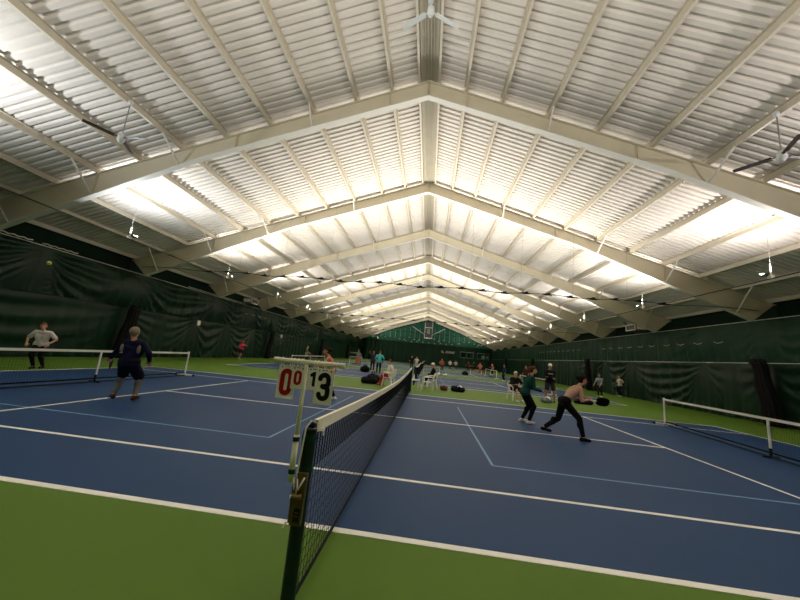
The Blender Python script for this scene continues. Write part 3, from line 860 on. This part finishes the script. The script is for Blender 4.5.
# farther players
person('player in pink top and black shorts swinging by the far left curtain', (-15.2, 23.2), -20, 1.68, hip=(0,0,.86), chest=(0,.1,1.16), la=(-.1,-.22,.09), ra=(.12,.18,.085),
    lw=(-.2,.55,1.1), rw=(.25,.45,1.0), topc=(220,60,92), sleeve='short', bot=(20,18,22), legs='short', hair=(40,26,20), near=False, shoes=(215,205,200))
person('player in grey shirt and orange shorts with one arm stretched sideways', (-6.54, 30.18), -95, 1.78, hip=(0,0,.9), la=(-.16,0,.085), ra=(.12,0,.085), lw=(-.3,.1,.95), rw=(.78,.1,1.42),
    topc=(120,124,130), sleeve='short', bot=(196,92,62), legs='short', hair=(140,120,100), near=False, skin='skin2')
person('person in turquoise jacket and black pants standing behind the black bags', (-3.08, 22.18), 100, 1.80, hip=(0,0,.94), la=(-.12,0,.085), ra=(.12,.06,.085), lw=(-.28,.1,.98), rw=(.3,.1,1.0),
    topc=(84,196,196), sleeve='long', bot=(22,22,28), hair=(110,60,36), near=False, shoes=(40,40,44))
person('person with a raised arm just left of the turquoise jacket', (-4.0, 24.6), -80, 1.76, hip=(0,0,.92), la=(-.1,0,.085), ra=(.1,0,.085), lw=(-.3,.1,.95), rw=(.32,.15,1.78),
    topc=(60,60,72), sleeve='short', bot=(30,32,40), hair=(90,50,34), near=False, skin='skin2')
person('small figure in olive clothes against the left curtain, above the score bar', (-10.4, 25.7), 10, 1.66, hip=(0,0,.88), la=(-.1,0,.085), ra=(.1,0,.085), rw=(.2,.4,1.0),
    topc=(120,124,96), sleeve='short', bot=(40,46,44), hair=(90,70,50), near=False)
person('player in grey shirt and black pants near the right curtain gap', (13.0, 21.6), 215, 1.62, hip=(0,-.03,.86), chest=(0,.06,1.15), la=(-.12,0,.085), ra=(.12,0,.085), lw=(-.2,.35,.8), rw=(.24,.4,.72),
    topc=(128,144,160), sleeve='short', bot=(20,20,26), hair=(150,130,110), near=False)
person('distant player in white top and dark pants by the right curtain', (16.0, 24.6), 190, 1.62, hip=(0,0,.86), la=(-.1,0,.085), ra=(.1,0,.085), lw=(-.34,.2,1.0), rw=(.34,.2,1.0),
    topc=(206,198,190), sleeve='short', bot=(16,18,20), hair=(80,50,36), near=False)
person('person in dark blue top standing beyond the seated white-haired player', (8.5, 31.0), 200, 1.68, hip=(0,0,.88), la=(-.1,0,.085), ra=(.1,0,.085), topc=(26,48,76), sleeve='long', bot=(20,24,30), hair=(30,24,20), near=False)
person('brown-haired person far behind the woman in green', (9.6, 27.5), 220, 1.70, hip=(0,0,.9), la=(-.1,0,.085), ra=(.1,0,.085), topc=(70,40,36), sleeve='short', bot=(26,26,30), hair=(150,84,60), near=False)
far = [((-.8, 40.5), 'far figure in white shirt left of the orange-topped figure', (222,220,210), (200,200,200), 250),
       ((2.6, 41.5), 'far figure in orange-brown top near the hall centre', (190,110,76), (60,40,36), 265),
       ((4.4, 52.0), 'far figure in white cap and white top right of the orange-topped figure', (224,222,214), (40,44,52), 270),
       ((5.6, 55.0), 'far figure in pale grey top, second of the two pale figures', (196,200,202), (60,60,64), 255),
       ((7.2, 50.0), 'far figure in dark red top on the fourth court', (104,50,44), (30,30,36), 240),
       ((8.9, 56.0), 'far figure in black top on the fourth court', (30,32,36), (30,32,40), 200),
       ((8.1, 44.0), 'far figure in salmon top near the orange bench', (214,140,120), (170,90,60), 230),
       ((10.6, 48.0), 'far figure in brown top right of the salmon-topped figure', (150,90,70), (60,40,36), 210),
       ((-1.4, 39.0), 'far figure in black jacket left of the net line', (28,30,34), (30,30,34), 280)]
for (p, lab, tc, bc, hd) in far:
    person(lab, p, hd, 1.55+.06*(int(p[0]*10) % 4), hip=(0,0,.9), la=(-.12,.05,.085), ra=(.12,0,.085), lw=(-.3,.2,.95), rw=(.28,.3,1.05), topc=tc, sleeve='short', bot=bc, hair=(90,60,44), near=False)

# ------------------------------------------------------------------ plastic chairs and seated people
def make_chair():
    t = empty('plastic_chair')
    b = MB(); pts = [(-.23,-.21),(-.25,.18),(-.2,.23),(.2,.23),(.25,.18),(.23,-.21)]; b.prism(pts, .03, 'z', off=.42); b.build('seat', M['white'], t)
    b = MB()
    for x in (-.15, -.075, 0, .075, .15): b.bar((x, -.21, .43), (x*1.1, -.31, .80), .05, .015, V((0,1,0)))
    b.tube([(-.21,-.215,.43), (-.235,-.30,.76), (-.16,-.325,.84), (0,-.33,.86), (.16,-.325,.84), (.235,-.30,.76), (.21,-.215,.43)], .022, 8)
    b.build('backrest', M['white'], t)
    for s in (-1, 1):
        b = MB(); b.tube([(s*.235,-.28,.66), (s*.28,-.05,.66), (s*.28,.18,.65), (s*.25,.23,.60), (s*.235,.21,.42)], .022, 8); b.build('armrest', M['white'], t)
        for yy, yt in ((-.27,-.20), (.25,.20)):
            b = MB(); b.bar((s*.26, yy, 0), (s*.22, yt, .43), .045, .045); b.build('leg', M['white'], t)
    return t
c0 = make_chair()
for i, (x, y, hd, lab) in enumerate([(.78, 13.0, 172, 'empty white plastic chair beside the far end of the net'),
        (-1.18, 13.35, 165, 'white plastic chair with the person in red pants'),
        (1.0, 15.1, 185, 'white plastic chair under the person in black'),
        (4.84, 12.75, -75, 'white plastic chair under the white-haired player')]):
    c = c0 if i == 0 else copy_tree(c0)
    c.location = (x, y, 0); c.rotation_euler.z = math.radians(hd)-PI/2; tag(c, lab, 'chair', 'white plastic chairs')
def seated(label, pos, hd, **kw):
    return person(label, pos, hd, kw.pop('h', 1.68), hip=(0,-.08,.545), chest=kw.pop('chest', (0,-.06,.88)), neck=kw.pop('neck', (0,-.03,1.05)), head=kw.pop('head', (0,0,1.21)),
        la=(-.13,.42,.085), ra=(.13,.40,.085), lw=kw.pop('lw', (-.12,.25,.68)), rw=kw.pop('rw', (.12,.28,.68)), kh=((0,.4,1), (0,.4,1)), near=kw.pop('near', True), **kw)
seated('person in white shirt and red pants sitting on a white chair left of the net', (-1.18, 13.35), 165, topc=(224,218,206), sleeve='long', bot=(190,26,34), hair=(110,60,42), style='short', shoes=(200,60,60), look=(0,-.35))
seated('person in black sitting behind the empty white chair', (1.0, 15.1), 185, topc=(18,18,22), sleeve='long', bot=(20,22,30), hair=(200,196,186), style='cap')
t, J = seated('white-haired player sitting on a white chair with a racket', (4.84, 12.75), -75, topc=(30,28,34), sleeve='short', bot=(26,26,30), legs='short', hair=(222,218,210), style='short', lw=(-.2,.3,.78), rw=(.1,.3,.75))
w = local(J['W'][1]+V((0,.04,0)), t)
paddle('dark racket held across the lap of the white-haired player', w, (-.95,-.2,.12), (.1,.3,1), 1.15, cat='racket')

t = empty('side_table', (.12, 13.25, 0), 0, 'small white plastic side table left of the empty chair', 'table')
b = MB(); b.box((0,0,.46), (.5,.5,.03)); b.box((0,0,.43), (.44,.44,.04)); b.build('table_top', M['white'], t)
for x in (-.2,.2):
    for y in (-.2,.2):
        b = MB(); b.bar((x*1.1,y*1.1,0), (x,y,.45), .045, .045); b.build('leg', M['white'], t)
def bottle(x, y, z, lab, c):
    t = empty('bottle', (x, y, z), 0, lab, 'bottle')
    b = MB(); b.tube([(0,0,0),(0,0,.01),(0,0,.15),(0,0,.19),(0,0,.21)], [.03,.034,.034,.015,.014], 10); b.build('bottle_body', c, t, True)
    b = MB(); b.tube([(0,0,.21),(0,0,.235)], .016, 10); b.build('lid', M['white'], t)
bottle(.08, 13.2, .475, 'white water bottle standing on the side table', M['white'])
bottle(.25, 13.3, .475, 'blue water bottle standing on the side table', cloth('blue_bottle', (70,110,160)))

# folding table far behind
tx, ty = 1.15, 30.6
t = empty('folding_table', (tx, ty, 0), 0, 'long pale folding table in the gap before the third court', 'table')
b = MB(); b.box((0,0,.74), (1.8,.75,.04)); b.build('table_top', cloth('beige_top', (196,180,160)), t)
for x in (-.8,.8):
    b = MB(); b.tube([(x,-.3,0),(x,-.3,.72)], .015, 6); b.tube([(x,.3,0),(x,.3,.72)], .015, 6); b.tube([(x,-.3,.1),(x,.3,.1)], .012, 6); b.build('leg_frame', M['white'], t)
t = empty('bench', (7.9, 46.4, 0), 0, 'low orange bench on the far courts', 'bench')
b = MB(); b.box((0,0,.44), (2.0,.4,.06)); b.build('seat', cloth('orange_bench', (196,110,70)), t)
for x in (-.8,.8):
    b = MB(); b.box((x,0,.21), (.06,.36,.42)); b.build('leg', M['white'], t)

# ------------------------------------------------------------------ bags
def bag(x, y, L, W_, H_, rz, c, label, white=False, seed=0):
    t = empty('sports_bag', (x, y, 0), math.radians(rz), label, 'bag')
    R = random.Random(seed); b = MB()
    b.cap((-L/2+H_/2, 0, H_*.5), (L/2-H_/2, 0, H_*.48), H_*.5, H_*.46, 14)
    b.cap((-L/3, W_*.25, H_*.42), (L/3, W_*.2, H_*.42), H_*.42, H_*.4, 12); b.cap((-L/3, -W_*.25, H_*.40), (L/3, -W_*.2, H_*.42), H_*.4, H_*.42, 12)
    for k in range(4): b.ell((R.uniform(-L/3,L/3), R.uniform(-W_/3,W_/3), H_*.7), (.12,.1,.1))
    vox(b, 'bag_body', cloth('bag_%d_%d_%d' % c, c), t, .02, 2)
    b = MB()
    for s in (-1, 1): b.tube([(-L*.18, s*W_*.15, H_*.9), (-L*.1, s*W_*.2, H_*1.18), (L*.1, s*W_*.2, H_*1.2), (L*.18, s*W_*.15, H_*.9)], .014, 6)
    b.build('handle', M['black'], t)
    if white:
        b = MB(); b.ell((L*.1, 0, H_*.82), (.14,.13,.12)); b.build('towel', M['white'], t, True)
bag(-2.2, 13.65, .9, .4, .34, 8, (18,18,22), 'large black sports bag lying left of the person in red pants', seed=1)
bag(-2.15, 14.35, .55, .4, .50, 0, (24,24,28), 'upright black backpack behind the large black bag', seed=2)
bag(2.35, 14.2, .75, .35, .27, -8, (22,22,26), 'black bag with a white towel on the green strip right of the net', True, 3)
bag(1.62, 14.1, .32, .24, .20, 0, (96,52,44), 'small maroon bag left of the black bag with towel', seed=4)
bag(8.7, 14.6, 1.0, .4, .22, 5, (24,20,24), 'dark bag lying behind the lunging woman with white shoes on it', True, 5)
bag(6.45, 13.35, .5, .3, .22, 10, (120,126,132), 'grey bag at the feet of the man in the cap', True, 6)
bag(5.2, 36.5, .6, .4, .45, 0, (16,18,20), 'black bag on the green strip behind the second court', seed=7)
bag(-4.3, 23.0, .5, .4, .55, 0, (16,18,20), 'tall black bag left of the turquoise jacket', seed=8)
def shoe_pile(x, y, lab):
    t = empty('towel', (x, y, 0), 0, lab, 'towel'); b = MB(); b.ell((0,0,.1), (.22,.16,.12)); b.ell((.1,.05,.16), (.14,.12,.1)); vox(b, 'towel_cloth', M['white'], t, .02, 2)
shoe_pile(1.75, 29.3, 'white towel heap on the strip, left of two'); shoe_pile(2.45, 29.5, 'white towel heap on the strip, right of two')

# ball in the air
t = MB(); t.ell((0,0,0), (.047,.047,.047), None, 18, 12)
tag(t.build('ball', M['ball'], None, True, (-8.6, 3.68, 2.965)), 'yellow-green ball in the air before the left curtain', 'ball')
t = MB(); t.ell((0,0,0), (.037,.037,.037), None, 14, 10)
tag(t.build('ball', M['ball'], None, True, (12.4, 20.2, .037)), 'small pale ball on the green floor near the right curtain', 'ball')

# small white exit style boxes on the left curtain
for (y, z, lab) in ((19.0, 2.55, 'small white box at the top of the left lower curtain'), (32.5, 2.5, 'smaller white box farther down the left curtain')):
    t = empty('wall_box', (-CX+.35, y, z), 0, lab, 'box'); b = MB(); b.box((0,0,0), (.1,.3,.34)); b.build('box_body', M['white'], t)
    b = MB(); b.box((.055,0,0), (.01,.2,.2)); b.build('box_cover', M['card'], t)
    b = MB(); b.bar((-.35,0,.1), (-.05,0,.1), .03, .03); b.build('bracket', M['lampmetal'], t)

# ------------------------------------------------------------------ world, camera, view
wd = bpy.data.worlds.new('world'); SC.world = wd; wd.use_nodes = True
wd.node_tree.nodes['Background'].inputs[0].default_value = (.5, .55, .6, 1); wd.node_tree.nodes['Background'].inputs[1].default_value = .05
f = 318.7; yaw, pit, rol = [math.radians(a) for a in (-5.94, 9.90, 5.39)]
fw = V((math.sin(yaw)*math.cos(pit), math.cos(yaw)*math.cos(pit), math.sin(pit))); r = V((math.cos(yaw), -math.sin(yaw), 0)); u = r.cross(fw)
r2 = r*math.cos(rol)+u*math.sin(rol); u2 = -r*math.sin(rol)+u*math.cos(rol)
cam = bpy.data.cameras.new('camera'); co = bpy.data.objects.new('camera', cam); COL.objects.link(co)
cam.sensor_fit = 'HORIZONTAL'; cam.sensor_width = 36; cam.lens = 36*f/800; cam.clip_end = 300; cam.clip_start = .05
Mx = Matrix((r2, u2, -fw)).transposed().to_4x4(); Mx.translation = V((.711, -3.003, 1.542)); co.matrix_world = Mx
SC.camera = co
SC.view_settings.view_transform = 'Standard'; SC.view_settings.look = 'None'; SC.view_settings.gamma = 1
SC.view_settings.use_curve_mapping = False; SC.view_settings.exposure = 0.86
SC.cycles.max_bounces = 10; SC.cycles.diffuse_bounces = 6; SC.cycles.sample_clamp_indirect = 6
SC.cycles.use_denoising = True
